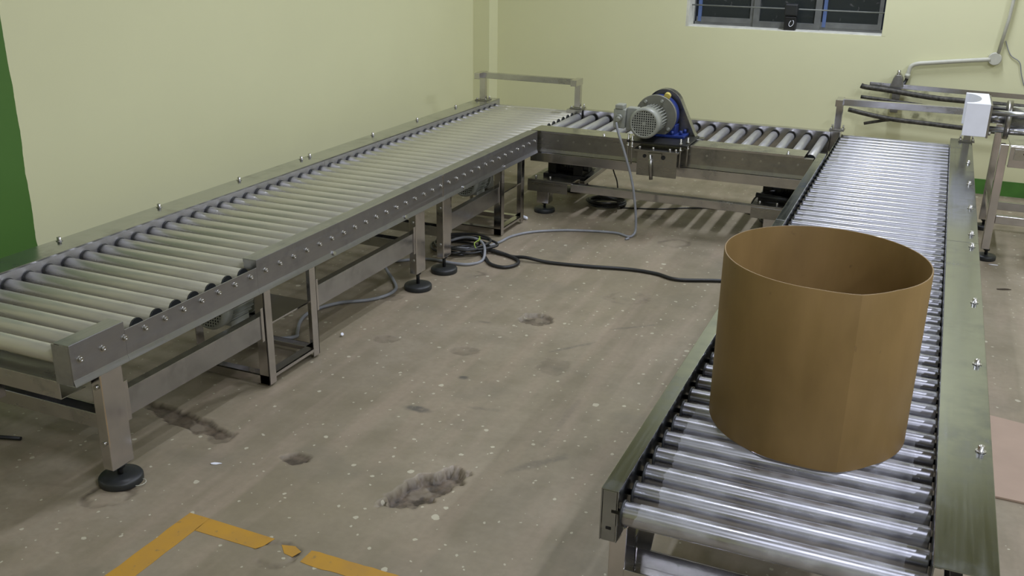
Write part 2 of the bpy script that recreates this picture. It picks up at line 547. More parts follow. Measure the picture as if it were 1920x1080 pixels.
def make_floor():
    xs = np.concatenate([np.linspace(-4.3, -3.3, 8)[:-1], np.arange(-3.3, -1.0, 0.0085), np.linspace(-1.0, 7.0, 40)])
    ys = np.concatenate([np.linspace(-5.0, 1.7, 14)[:-1], np.arange(1.7, 5.1, 0.0085), np.arange(5.1, 6.8, .0125), np.linspace(6.8, 8.7, 10)])
    X, Y = np.meshgrid(xs, ys)
    Z = np.zeros_like(X); D = np.zeros_like(X); T = np.zeros_like(X)
    n1 = fbm(X, Y, 14, 3); n2 = fbm(X, Y, 40, 9)
    for cx, cy, a, b, an, dep, dirt, ring in PATCHES:
        u = (X - cx) * math.cos(an) + (Y - cy) * math.sin(an)
        v = -(X - cx) * math.sin(an) + (Y - cy) * math.cos(an)
        d = np.sqrt((u / a) ** 2 + (v / b) ** 2) + (n1 - .47) * 0.8 + (n2 - .47) * 0.35
        inside = np.clip((1.0 - d) / 0.06, 0, 1)
        if ring:
            inside = inside * np.clip((d - 0.60) / 0.16, 0, 1) * np.clip(0.4 + (n1 - .4) * 4, 0, 1)
        Z = np.minimum(Z, -dep * inside * (0.8 + 0.4 * n2))
        D = np.maximum(D, dirt * inside * np.clip(0.9 + (n1 - .45) * 1.0, 0, 1))
    for cx, cy, a, b, an, k in STAINS:
        u = (X - cx) * math.cos(an) + (Y - cy) * math.sin(an)
        v = -(X - cx) * math.sin(an) + (Y - cy) * math.cos(an)
        d = np.sqrt((u / a) ** 2 + (v / b) ** 2) + (n1 - .47) * 1.2
        T = np.maximum(T, k * np.clip((1.0 - d) / 0.4, 0, 1))
    ny, nx = X.shape
    vs = np.stack([X, Y, Z], -1).reshape(-1, 3)
    idx = np.arange(ny * nx).reshape(ny, nx)
    q = np.stack([idx[:-1, :-1], idx[:-1, 1:], idx[1:, 1:], idx[1:, :-1]], -1).reshape(-1, 4)
    me = bpy.data.meshes.new('floor')
    me.vertices.add(len(vs)); me.vertices.foreach_set('co', vs.ravel())
    me.loops.add(q.size); me.loops.foreach_set('vertex_index', q.ravel().astype(np.int32))
    me.polygons.add(len(q)); me.polygons.foreach_set('loop_start', np.arange(0, q.size, 4, dtype=np.int32))
    me.update(calc_edges=True)
    me.polygons.foreach_set('use_smooth', np.ones(len(q), dtype=bool))
    for nm, arr in (('dirt', D), ('stain', T)):
        a = me.attributes.new(nm, 'FLOAT', 'POINT')
        a.data.foreach_set('value', arr.ravel().astype(np.float32))
    me.materials.append(MT['floor'])
    o = bpy.data.objects.new('floor', me)
    COL.objects.link(o)
    o['kind'] = 'structure'
    return o
make_floor()

struct('wall_left', MB().box(XL - 0.2, XL, -5, YB + 0.2, 0, 5.0), 'wall_left')
# back wall with the window opening
WX0, WX1, WZ0, WZ1 = -2.006, -0.41, 1.165, 2.15
bw = MB()
bw.box(XL, WX0, YB, YB + .3, 0, 5.0).box(WX1, 7.0, YB, YB + .3, 0, 5.0)
bw.box(WX0, WX1, YB, YB + .3, 0, WZ0).box(WX0, WX1, YB, YB + .3, WZ1, 4.3)
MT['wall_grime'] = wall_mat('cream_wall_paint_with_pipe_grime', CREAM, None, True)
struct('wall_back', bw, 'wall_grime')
struct('column', MB().box(XL, -3.744, 8.137, YB, 0, 5.0), 'wall')
struct('wall_right', MB().box(7.0, 7.2, -5, YB + .3, 0, 5.0), 'wall')
struct('wall_front', MB().box(XL - .2, 7.2, -5.2, -5, 0, 5.0), 'wall')
struct('ceiling', MB().box(XL - .2, 7.2, -5.2, YB + .3, 5.0, 5.1), 'ceiling')
struct('baseboard_back', MB().box(-3.744, 7.0, YB - .004, YB, 0, 0.118), 'green')

# yellow floor line, broken at the patched hole
yl = MB()
def ragged(x0, x1, y0, y1, along):
    n = 24
    A, B = [], []
    for i in range(n + 1):
        t = i / n
        j, k = random.uniform(-.003, .003), random.uniform(-.003, .003)
        if along == 'x':
            A.append((x0 + (x1 - x0) * t, y0 + j)); B.append((x0 + (x1 - x0) * t, y1 + k))
        else:
            A.append((x0 + j, y0 + (y1 - y0) * t)); B.append((x1 + k, y0 + (y1 - y0) * t))
    if along == 'x':
        return A + B[::-1]
    return B + A[::-1]
yl.prism(ragged(-2.133, -2.048, 0.9, 2.192, 'y'), 'z', 0.0002, 0.0012)
yl.prism([(-2.048, 2.116), (-1.80, 2.117), (-1.785, 2.14), (-1.775, 2.188), (-2.048, 2.192)], 'z', 0.0002, 0.0012)
yl.prism([(-1.735, 2.17), (-1.70, 2.135), (-1.665, 2.13), (-1.655, 2.165), (-1.69, 2.182)], 'z', 0.0002, 0.0012)
yl.prism(ragged(-1.628, -0.95, 2.117, 2.187, 'x'), 'z', 0.0002, 0.0012)
o = build('floor_marking', yl, 'yellow_line'); o['kind'] = 'structure'; o['label'] = 'worn yellow corner line painted on the concrete floor'

# window
win = struct('window_1', MB().box(WX0, WX1, YB + .20, YB + .24, WZ0, WZ0 + .03)
             .box(WX0, WX1, YB + .20, YB + .24, WZ1 - .03, WZ1)
             .box(WX0, WX0 + .03, YB + .20, YB + .24, WZ0, WZ1).box(WX1 - .03, WX1, YB + .20, YB + .24, WZ0, WZ1), 'window_frame')
YG = YB + .21
k = (YB + .2) / YB
m0, m1, m2, m3 = -1.915 * k, -1.445 * k, -0.911 * k, -0.452 * k
fixed = MB()
for a, b in ((m1, m1 + .05), (m2 - .05, m2)):
    fixed.box(a, b, YG - .03, YG + .02, WZ0 + .007, WZ1 - .03)
fixed.box(m1 + .05, m2 - .05, YG - .029, YG + .019, WZ0 + .007, WZ0 + .055)
build('fixed_sash', fixed, 'window_frame', win)
for a, b in ((m0, m1), (m2, m3)):
    sash = MB().box(a, b, YG - .012, YG + .015, WZ0 + .025, WZ0 + .07)
    sash.box(b - .03, b, YG - .012, YG + .015, WZ0 + .07, WZ1 - .03)
    sb = build('sliding_sash', sash, 'window_frame', win)
    build('blue_edge_strip', MB().box(a + .012, a + .04, YG - .016, YG + .016, WZ0 + .03, WZ1 - .03), 'blue_film', win, label='blue sash edge')
for a, b in ((m0, m1), (m1, m2), (m2, m3)):
    build('pane', MB().box(a + .005, b - .005, YG + .002, YG + .007, WZ0 + .03, WZ1 - .03), 'glass', win)
for zz in (1.335, 1.62, 1.9):
    build('security_bar', MB().cyl((WX0, YB + .10, zz), (WX1, YB + .10, zz), .0055, 8), 'window_bar', win)
build('window_jamb', MB().box(WX0 - .002, WX0 + .022, YB + .002, YB + .2, WZ0, WZ1), 'white_paint', win, 0.002)
build('window_jamb', MB().box(WX1 - .03, WX1 + .001, YB - .001, YB + .2, WZ0, WZ1), 'wall', win, 0.002)
build('window_sill', MB().box(WX0, WX1, YB + .005, YB + .2, WZ0 - .012, WZ0 + .006), 'white_paint', win, 0.002)
# small black box on the ledge with its pale ring mark
bx0 = -1.155
lock = thing('black_box', 'small black box with a pale ring mark standing on the window ledge', 'box', (bx0, YB + .07, WZ0 + .006), None)
build('case', MB().box(bx0 - .047, bx0 + .047, YB + .03, YB + .11, WZ0 + .006, WZ0 + .115), 'black_metal', lock, 0.008)
build('upper_case', MB().box(bx0 - .052, bx0 + .052, YB + .02, YB + .11, WZ0 + .118, WZ0 + .215), 'black', lock, 0.012)
ring = [(bx0 + .012 + .017 * math.cos(t) + .006 * math.sin(t), YB + .0285, WZ0 + .062 + .024 * math.sin(t)) for t in np.linspace(2.1, 2.1 + 5.6, 24)]
build('ring_mark', MB().tube(ring, .0022, 6), 'white_plastic', lock, label='pale ring mark')

# ------------------------------------------------------------------ conveyors
Z_AX, R_R = 0.545, 0.0300
def pad(parent, x, y, ztop, r=0.078):
    f = MB()
    f.rev((x, y, 0), (x, y, 1), [(0, r * .97), (.004, r), (.022, r), (.028, r * .95), (.031, r * .6), (.032, .02)], 28)
    p = build('foot_pad', f, 'black', parent)
    s = MB().cyl((x, y, .03), (x, y, ztop + .01), .010, 10)
    s.cyl((x, y, ztop - .012), (x, y, ztop), .019, 6)
    build('levelling_stem', s, 'black_metal', parent)

def leg(parent, x0, x1, y0, y1, z0, z1, mat='steel_z', bolts=None):
    l = build('leg', MB().box(x0, x1, y0, y1, z0, z1), mat, parent, 0.004)
    pad(l, (x0 + x1) / 2, (y0 + y1) / 2, z0)
    if bolts:
        for (a, b) in bolts:
            build('bolt', MB().cyl(a, b, .009, 8), 'bright', l)
    return l

class RollerKit:
    def __init__(self, axis, length, mat, bolt=None, film=False, n=20, caps=(1, 1)):
        self.caps = caps
        self.axis, self.length = axis, length
        h = length / 2
        d = Vector((1, 0, 0)) if axis == 'x' else Vector((0, 1, 0))
        t = MB()
        t.rev(d * -h, d * h, [(0, .012), (0, R_R - .003), (.003, R_R), (length - .003, R_R), (length, R_R - .003), (length, .012)], n)
        self.tube = t.mesh('roller', [mat], (0, 0, 0))
        c = MB()
        c.rev(Vector((0, 0, 0)), d, [(0, .008), (0, R_R + .0028), (.006, R_R + .0028), (.006, .008)], n, cap=False)
        self.cap = c.mesh('cap_gap_ring', ['black'], (0, 0, 0))  # black end cap, also standing in for the shaded gap around the roller
        a = MB().cyl(d * (-h - .03), d * (h + .03), .008, 8)
        self.axle = a.mesh('axle', ['black_metal'], (0, 0, 0))
        self.bolt = None
        if bolt is not None:
            b = MB()
            b.cyl(d * -.002, d * .003, .0125, 12)
            b.rev(Vector((0, 0, 0)), d, [(.003, .0085), (.012, .0085), (.0125, .0075), (.0125, .004), (.008, .004)], 10)
            self.bolt = b.mesh('axle_bolt', ['bright'], (0, 0, 0))
            self.boltpos = bolt
        self.films = []
        if film:
            for v in range(4):
                f = MB()
                rng = random.Random(30 + v)
                m_ = 24
                vs, fs = [], []
                x0 = -h + .035 + .012 * v
                x1 = h - rng.choice((.004, .02, .05))
                cols = [0, .02, .05, .12, .25, .45, .7, .9, 1]
                for ci, cc in enumerate(cols):
                    for j in range(m_):
                        an = 2 * PI * j / m_
                        x = x0 + (x1 - x0) * cc
                        if ci == 0: x += rng.uniform(-.003, .004) + .006 * math.sin(an + v)
                        r = R_R + .0008 + (rng.uniform(0, .0009) if ci < 8 else 0)
                        vs.append((x, r * math.cos(an), r * math.sin(an)))
                for ci in range(len(cols) - 1):
                    for j in range(m_):
                        j2 = (j + 1) % m_
                        fs.append((ci * m_ + j, ci * m_ + j2, (ci + 1) * m_ + j2, (ci + 1) * m_ + j))
                f.add(vs, fs, True)
                self.films.append(f.mesh('wrap_film', ['film'], (0, 0, 0)))

    def place(self, root, c, film=None):
        c = Vector(c)
        d = Vector((1, 0, 0)) if self.axis == 'x' else Vector((0, 1, 0))
        r = link('roller', self.tube, c, root)
        h = self.length / 2
        if self.caps[0]:
            link('cap_gap_ring', self.cap, c + d * (-h - .003), r)
        if self.caps[1]:
            link('cap_gap_ring', self.cap, c + d * (h - .003), r)
        link('axle', self.axle, c, r)
        if self.bolt:
            p = Vector(self.boltpos(c))
            link('axle_bolt', self.bolt, p, r)
        if film is not None and self.films:
            link('wrap_film', self.films[film % 4], c, r)
        return r

def cap_bolt(mb, x, y, z):
    mb.rev((x, y, z), (x, y, z + 1), [(0, .014), (.003, .014), (.003, .009), (.017, .009), (.018, .007), (.018, .004), (.012, .004)], 12)

# ---- left line: two sections, dusty rollers -------------------------------------------------
XN = -2.465            # outer face of the near rail
XF = -3.262            # inner face of the far (chain guard) rail
PITCH = 0.0997
KL = RollerKit('x', 0.752, 'roller_dusty', bolt=lambda c: (XN, c[1], c[2]))
KLS = RollerKit('x', 0.700, 'roller_dusty')
XC_L = XF + 0.008 + 0.752 / 2
XC_LS = XF + 0.008 + 0.700 / 2

def left_section(y0, y1, label, ks, rail_cut, near_end, legs_y, frame_y, first, leg_z):
    root = thing('roller_conveyor', label, 'conveyor', (-2.9, y0, 0), 'roller conveyor sections', 0.0)
    # near rail
    r = MB()
    full = [(-2.53, 0.590), (-2.53, 0.604), (XN, 0.604), (XN, 0.480), (XN + .007, 0.458), (XN - .035, 0.456)]
    cut = [(XN, 0.574), (XN, 0.480), (XN + .007, 0.458), (XN - .035, 0.456)]
    segs = [(y0, rail_cut[0], full), (rail_cut[0], rail_cut[1], cut), (rail_cut[1], near_end, full)] if rail_cut else [(y0, near_end, full)]
    low = [(-2.547, 0.530), (-2.547, 0.460), (-2.58, 0.458)]
    segs += [(near_end, y1, low)]
    for a, b, p in segs:
        if b - a > 1e-4:
            r.sheet(p, 'y', a, b, 0.004)
    if first:
        r.box(-2.545, XN - .003, y0 + .001, y0 + .004, 0.455, 0.600)
        r.box(-2.53, XN - .003, rail_cut[1] + .001, rail_cut[1] + .004, 0.560, 0.602)
    build('side_rail', r, 'steel_web', root, 0.0015)
    # far rail: wide chain guard
    g = MB().sheet([(XF, 0.430), (XF, 0.604), (XF - .148, 0.604), (XF - .148, 0.43)], 'y', y0 - (.0 if not first else .35) + (0 if first else 0.002), y1, 0.004)
    build('chain_guard', g, 'steel_y', root, 0.0015)
    build('added_inner_plate', MB().box(XF + .0005, XF + .003, y0 + .002, y1 - .001, .440, .598), 'steel_soft', root)  # added liner, pale satin so the guard's inner face looks lit
    # rollers
    for kk in ks:
        if 2.121 + PITCH * kk < 6.15:
            KL.place(root, (XC_L, 2.121 + PITCH * kk, Z_AX))
        else:
            KLS.place(root, (XC_LS, 2.121 + PITCH * kk, Z_AX))
    # legs, near side and far side
    for (a, b), lz in zip(legs_y, leg_z):
        yb = (a + b) / 2
        leg(root, XN - .055, XN - .008, a, b, lz, 0.456, 'steel_z',
            [((XN - .03, a - .008, z), (XN - .03, a + .004, z)) for z in (.40, .18)])
        leg(root, XF - .12, XF - .07, a, b, 0.095, 0.43)
        c = MB().sheet([(a + .02, 0.28), (a + .02, 0.225), (a + .075, 0.225), (a + .075, 0.28)], 'x', XF - .07, XN - .055, 0.004)
        build('cross_stretcher', c, 'steel_x', root, 0.001)
    # drive frame of angle iron, with its motor
    fa, fb, fd = frame_y
    f = MB()
    XI = XN - .40
    ang = 0.005
    for y, s in ((fa, 1), (fb, -1)):
        f.box(XN - .014, XN - .009, min(y, y + s * .048), max(y, y + s * .048), 0.012, 0.456)
        f.box(XN - .060, XN - .009, min(y, y + s * ang), max(y, y + s * ang), 0.012, 0.456)
        f.box(XI, XI + ang, min(y, y + s * .048), max(y, y + s * .048), 0.012, 0.456)
        f.box(XI, XN - .012, min(y, y + s * .045), max(y, y + s * .045), 0.050, 0.055)
        f.box(XI, XN - .012, min(y, y + s * ang), max(y, y + s * ang), 0.012, 0.055)
    f.box(XN - .058, XN - .010, fa, fb, 0.050, 0.055)
    f.box(XN - .015, XN - .010, fa, fb, 0.036, 0.055)
    f.box(XI, XI + .045, fa, fb, 0.050, 0.055)
    f.box(XI, XN - .05, fa, fb, 0.262, 0.270)
    build('drive_frame', f, 'steel_z', root, 0.0008)
    mx, mz = XN - .235, 0.360
    m = MB()
    ym = fa - .10
    m.rev((mx, ym + .06, mz), (mx, ym + 1, mz), [(0, .078), (.16, .078), (.16, .095), (.175, .095)], 24)
    for j in range(20):
        an = 2 * PI * j / 20
        dx, dz = math.cos(an), math.sin(an)
        m.obox((mx + dx * .080, ym + .065, mz + dz * .080), (mx + dx * .080, ym + .21, mz + dz * .080), .004, .016, (dx, 0, dz))
    m.box(mx - .06, mx + .06, ym + .08, ym + .2, 0.270, 0.292)
    dm = build('drive_motor', m, 'motor_grey', root)
    fan_cover(dm, mx, ym, mz, .090, .065)
    gb = MB().box(mx - .07, mx + .07, ym + .237, ym + .33, 0.275, 0.44)
    build('gearbox', gb, 'motor_dark', root, 0.008)
    # long side stretchers between legs and frame
    prev = None
    stops = sorted([(a, b) for a, b in legs_y] + [(fa, fb)])
    ends = [(stops[i][1], stops[i + 1][0]) for i in range(len(stops) - 1)]
    for a, b in ends:
        s = MB().sheet([(XN - .055, 0.342), (XN - .020, 0.342), (XN - .020, 0.242), (XN - .055, 0.242)], 'y', a, b, 0.004)
        build('side_stretcher', s, 'steel_y', root, 0.001)
        s = MB().sheet([(XF - .07, 0.342), (XF - .105, 0.342), (XF - .105, 0.242), (XF - .07, 0.242)], 'y', a, b, 0.004)
        build('side_stretcher', s, 'steel_y', root, 0.001)
        for yy, sgn in ((a, 1), (b, -1)):
            build('bracket', MB().box(XN - .018, XN - .013, min(yy, yy + sgn * .02), max(yy, yy + sgn * .02), 0.225, 0.38), 'steel_z', root, 0.001)
    # bolts on the guard top
    return root

def fan_cover(parent, x, y, z, r, depth):
    """motor fan cover facing -y with a square-mesh grille"""
    c = MB()
    c.rev((x, y, z), (x, y + 1, z), [(.004, r * .80), (0, r * .84), (.004, r * .93), (.014, r), (depth, r), (depth, r * .9)], 32, cap=False)
    fc = build('fan_cover', c, 'motor_grey', parent)
    g = MB()
    rr = r * .82
    step = rr * 2 / 11
    for i in range(-6, 6):
        o_ = (i + .5) * step
        h = math.sqrt(max(0, rr * rr - o_ * o_))
        if h > .006:
            g.box(x + o_ - step * .19, x + o_ + step * .19, y + .003, y + .006, z - h, z + h)
            g.box(x - h, x + h, y + .0035, y + .0065, z + o_ - step * .19, z + o_ + step * .19)
    g.rev((x, y + .002, z), (x, y + 1, z), [(0, r * .13), (.006, r * .13)], 14)
    # sub-part level holds grille and the dark inside
    tgt = parent if parent.parent is not None else fc
    build('grille', g, 'motor_grey', tgt)
    build('fan_recess', MB().cyl((x, y + .016, z), (x, y + .02, z), r * .9, 24), 'hole', tgt)
    return fc

SEAM = 4.752
c1 = left_section(2.085, SEAM, 'stainless steel roller conveyor along the cream wall, near section with the notched front rail', range(0, 27),
                  (2.325, 3.062), SEAM, [(2.20, 2.302), (4.44, 4.54)], (3.104, 3.488, 0), True, (.070, .100))
c2 = left_section(SEAM, 7.30, 'far section of the dusty roller conveyor by the cream wall, ending at the corner column', range(27, 52),
                  None, 6.16, [(4.762, 4.858)], (5.58, 5.965, 0), False, (.098,))
# front pan and cross channel of the near section
pn = MB().sheet([(2.20, .455), (2.095, .455), (2.095, .392), (2.20, .392)], 'x', XF, -2.545, 0.003)
build('front_channel', pn, 'steel_x', c1, 0.001)
build('gusset', MB().box(-2.93, -2.90, 2.12, 2.16, 0.30, 0.39), 'steel_z', c1, 0.001)
build('seam_plate', MB().box(XN - .001, XN + .003, SEAM - .018, SEAM - .002, 0.47, 0.60), 'steel_z', c1, 0.001)
for root, ybs in ((c1, [2.30, 2.906, 3.514, 4.124, 4.70]), (c2, [4.786, 5.513, 6.126, 6.746])):
    for yb in ybs:
        b = MB(); cap_bolt(b, XF - .125, yb, .606)
        build('bolt', b, 'bright', root)
for yb in (3.62, 4.3, 5.0, 5.6):
    b = MB().cyl((XN + .004, yb, .471), (XN + .012, yb, .474), .010, 6)
    build('bolt', b, 'bright', c1 if yb < SEAM else c2)

def end_stop(root, xa, xb, y, z0):
    """stop bar across the end: bar, two posts with short arms, foot plates"""
    t = .045
    e = build('end_stop', MB().box(xa - .022, xb + .022, y - .035, y - .035 + t, .790, .835), 'steel_x', root, 0.002)
    for x in (xa, xb):
        p = MB().box(x - t / 2, x + t / 2, y, y + t, z0 + .006, .79)
        p.box(x - t / 2 - .001, x + t / 2 + .001, y - .10, y + t + .01, .789, .836)
        build('post', p, 'steel_z', e, 0.002)
        build('foot_plate', MB().box(x - .05, x + .05, y - .03, y + t + .03, z0, z0 + .007), 'steel_dark', e)
        for sx in (-.038, .038):
            build('bolt', MB().cyl((x + sx, y - .015, z0 + .006), (x + sx, y - .015, z0 + .02), .008, 8), 'bright', e)
            build('bolt', MB().cyl((x + sx, y + t + .015, z0 + .006), (x + sx, y + t + .015, z0 + .03), .006, 8), 'bright', e)
    return e
end_stop(c2, -3.345, -2.53, 7.14, .606)
build('post_bracket', MB().box(-2.60, -2.475, 7.10, 7.22, 0.50, 0.604), 'steel_x', c2, 0.002)

# ---- right line ---------------------------------------------------------------------------------
XRL0, XRL1 = -0.606, -0.564     # narrow rail
XRR0, XRR1 = 0.158, 0.289       # wide guard
KR = RollerKit('x', 0.702, 'roller', film=True, caps=(1, 0))
XC_R = -0.549 + 0.702 / 2
def right_section(y0, y1, label, ks, rail_end, legs_y, first):
    root = thing('roller_conveyor', label, 'conveyor', (-.2, y0, 0), 'roller conveyor sections')
    r = MB().sheet([(XRL1, .455), (XRL1, .604), (XRL0, .604), (XRL0, .455)], 'y', y0 + .001, min(rail_end, y1), 0.004)
    if first:
        r.box(XRL0 + .003, XRL1 - .003, y0 + .001, y0 + .005, .456, .602)
    if rail_end < y1:
        r.sheet([(XRL1, .455), (XRL1, .572), (XRL0, .455)][:2], 'y', rail_end, y1, 0.004)
    build('side_rail', r, 'steel_guard', root, 0.0015)
    if first:
        build('slot', MB().box(XRL0 + .014, XRL0 + .029, y0 - .0005, y0 + .003, .490, .499), 'hole', root, 0.003)
    g = MB().sheet([(XRR0, .455), (XRR0, .606), (XRR1, .606), (XRR1, .455)], 'y', y0 + .001, y1, 0.004)
    build('chain_guard', g, 'steel_guard', root, 0.0025)
    for kk in ks:
        KR.place(root, (XC_R, 2.012 + PITCH * kk, Z_AX), film=(kk * 7 + kk // 3) % 4)
    for a, b in legs_y:
        leg(root, XRL0 + .004, XRL0 + .05, a, b, .095, .456, 'steel_z', [((XRL0 + .025, a - .010, z), (XRL0 + .025, a + .004, z)) for z in (.425, .18)])
        leg(root, XRR1 - .075, XRR1 - .02, a, b, .095, .456)
        if first and a < 3:
            continue
        c = MB().sheet([(a + .03, .375), (a + .03, .318), (a + .10, .318), (a + .10, .375)], 'x', XRL0 + .05, XRR1 - .075, .004)
        build('cross_stretcher', c, 'steel_x', root, .001)
    for a, b in zip([q[1] for q in legs_y[:-1]], [q[0] for q in legs_y[1:]]):
        for xx, s in ((XRL0 + .01, 1), (XRR1 - .03, -1)):
            build('side_stretcher', MB().sheet([(xx + s * .03, .342), (xx, .342), (xx, .242), (xx + s * .03, .242)], 'y', a, b, .004), 'steel_y', root, .001)
    return root
c3 = right_section(2.005, 4.655, 'shiny roller conveyor on the right, near section carrying the brown drum', range(0, 27), 99,
                   [(2.08, 2.18), (4.36, 4.46)], True)
c4 = right_section(4.655, 7.255, 'far section of the shiny right-hand roller conveyor, ending below the white pusher block', range(27, 53), 6.33,
                   [(4.78, 4.88), (6.95, 7.05)], False)
for yb in (2.602, 3.217, 3.828, 4.594):
    b = MB(); cap_bolt(b, .262, yb, .608); build('bolt', b, 'bright', c3)
for yb in (4.80, 5.30, 5.861, 6.45):
    b = MB(); cap_bolt(b, .262, yb, .608); build('bolt', b, 'bright', c4)
end_stop(c4, -.587, .255, 7.17, .608)
build('post_bracket', MB().box(-.62, -.558, 7.13, 7.25, .455, .606), 'steel_z', c4, .002)
# front cross channel under the first rollers
build('front_channel', MB().sheet([(2.19, .329), (2.19, .27), (2.08, .27), (2.08, .329)], 'x', XRL1 + .006, XRR1 - .075, .004), 'steel_x', c3, .001)
build('gusset', MB().prism([(-.553, .329), (-.553, .455), (-.50, .455), (-.515, .329)], 'y', 2.186, 2.191), 'steel_dark', c3, .001)

# ---- transfer conveyor between the two lines ------------------------------------------------------
c5 = thing('transfer_conveyor', 'short cross roller conveyor linking the two lines under the grey motor', 'conveyor', (-1.55, 6.2, 0), 'roller conveyor sections')
TX0, TX1 = -2.535, -0.622
KT = RollerKit('y', .70, 'roller_y', n=20)
for i in range(17):
    KT.place(c5, (-2.505 + .1152 * i, 6.385 + .012 + .35, .545))
build('side_rail', MB().sheet([(7.13, .45), (7.13, .600), (7.19, .600), (7.19, .45)], 'x', -2.47, TX1, .004), 'steel_x', c5, .0015)
fr = MB().sheet([(6.235, .588), (6.20, .588), (6.20, .480), (6.195, .458), (6.24, .456)], 'x', TX0 + .005, TX1, .004)
build('side_rail', fr, 'steel_dark', c5, .0015, label='darker stained front side plate')
build('chain_guard', MB().sheet([(6.196, .590), (6.196, .603), (6.385, .603), (6.385, .45)], 'x', TX0 + .01, TX1 - .055, .004), 'steel_x', c5, .0015)
build('support_beam', MB().box(TX0 + .005, TX1, 6.20, 6.25, .385, .452), 'steel_x', c5, .003)
build('support_beam', MB().box(TX0 + .06, TX1, 7.12, 7.17, .385, .45), 'steel_x', c5, .003)
for i in range(16):
    xx = -2.44 + .1152 * i
    b = MB().cyl((xx, 6.199, .545), (xx, 6.194, .545), .007, 8)
    build('axle_end', b, 'bright', c5)
for xx in (-2.0, -0.78):
    b = MB(); cap_bolt(b, xx, 6.215, .604); build('bolt', b, 'bright', c5)
for xx in (-2.50, -1.35, -.75):
    build('cross_tie', MB().box(xx - .02, xx + .02, 6.25, 7.12, .40, .45), 'steel_x', c5, .002)
build('end_plate', MB().box(TX0, TX0 + .004, 6.19, 6.38, .456, .598), 'steel_dark', c5, .001)

# lifting base under it
lb = thing('lift_base', 'low steel frame on black feet below the transfer conveyor, with black air lifters', 'frame', (-1.55, 6.3, 0))
build('base_beam', MB().box(-2.24, -.66, 6.25, 6.30, .180, .236), 'steel_x', lb, .003)
build('base_beam', MB().box(-2.24, -.66, 7.05, 7.10, .180, .236), 'steel_x', lb, .003)
for xa in (-2.56, -.98):
    build('mount_plate', MB().box(xa, xa + .33, 6.24, 7.0, .232, .246), 'steel_dark', lb, .002)
    build('end_channel', MB().box(xa, xa + .30, 6.235, 6.245, .160, .232), 'steel_dark', lb, .001)
    for xx in (xa + .05, xa + .16):
        b = MB().cyl((xx, 6.27, .246), (xx, 6.27, .27), .009, 8); build('bolt', b, 'bright', lb)
for lx, ly in ((-2.45, 6.30), (-.85, 6.30), (-2.45, 6.95), (-.85, 6.95)):
    l = build('leg', MB().box(lx - .045, lx + .045, ly - .045, ly + .045, .070, .232), 'steel_z', lb, .003)
    pad(l, lx, ly, .070, .075)
for lx in (-2.33, -.80):
    u = MB()
    u.box(lx - .16, lx + .16, 6.36, 6.66, .246, .268)
    u.cyl((lx - .02, 6.42, .335), (lx + .17, 6.42, .325), .030, 14)
    u.cyl((lx - .13, 6.48, .30), (lx + .12, 6.48, .30), .045, 14)
    u.box(lx + .06, lx + .13, 6.38, 6.60, .268, .385)
    u.box(lx - .14, lx - .08, 6.40, 6.60, .268, .385)
    for j in range(4):
        u.cyl((lx - .10 + .06 * j, 6.46, .345), (lx - .10 + .06 * j, 6.46, .385), .011, 8)
    build('air_lifter', u, 'black_metal', lb, .002)
    v = MB()
    for j in range(9):
        v.cyl((lx - .01 + .018 * j, 6.42, .335), (lx + .0 + .018 * j, 6.42, .334), .034, 14)
    build('bellows', v, 'black', lb)
build('hose', MB().tube(smooth_path([(-1.0, 6.35, .205), (-.985, 6.36, .25), (-.955, 6.37, .285), (-.91, 6.385, .305), (-.86, 6.40, .312)], 6), .006, 8), 'black_cable', lb)
build('brace', MB().obox((-2.18, 6.32, .236), (-2.02, 6.95, .385), .045, .03), 'steel_x', lb, .002)
bt = MB().cyl((-.97, 6.33, .292), (-.70, 6.33, .275), .016, 12); build('air_pipe', bt, 'black', lb)

# ------------------------------------------------------------------ gear motor on the transfer conveyor
gm = thing('gear_motor', 'grey finned electric motor with blue gearbox bolted over the transfer conveyor', 'motor', (-1.6, 6.2, .606))
ax, az = -1.682, .745
b = MB()
b.rev((ax, 6.13, az), (ax, 7, az), [(0, .078), (.16, .078)], 28)
for j in range(28):
    an = 2 * PI * j / 28
    dx, dz = math.cos(an), math.sin(an)
    b.obox((ax + dx * .084, 6.135, az + dz * .084), (ax + dx * .084, 6.285, az + dz * .084), .0045, .018, (dx, 0, dz))
build('motor_body', b, 'motor_grey', gm)
fan_cover(gm, ax, 6.045, az, .100, .085)
fl = MB().rev((ax + .01, 6.290, az + .012), (ax + .01, 7, az + .012), [(0, .09), (0, .136), (.004, .140), (.018, .140), (.018, .1)], 40)
fo = build('flange', fl, 'motor_dark', gm)
for dx, dz in ((.05, .115), (.105, -.065), (-.06, .105)):
    build('bolt', MB().cyl((ax + dx, 6.27, az + dz), (ax + dx, 6.292, az + dz), .010, 6), 'motor_grey', gm)
gb = MB().rev((ax + .015, 6.309, az + .012), (ax + .015, 7, az + .012), [(0, .118), (.01, .132), (.085, .132), (.10, .11)], 36)
gb.box(ax - .09, ax + .145, 6.31, 6.41, .630, .70)
gb.box(ax - .11, ax + .215, 6.28, 6.43, .622, .640)
build('gearbox', gb, 'blue', gm, .004)
for xx, yy in ((ax + .13, 6.295), (ax + .18, 6.33), (ax + .19, 6.40)):
    build('bolt', MB().cyl((xx, yy, .64), (xx, yy, .665), .012, 6), 'blue', gm)
build('sticker', MB().cyl((ax + .075, 6.306, az + .142), (ax + .075, 6.330, az + .149), .022, 16), 'yellow_label', gm)
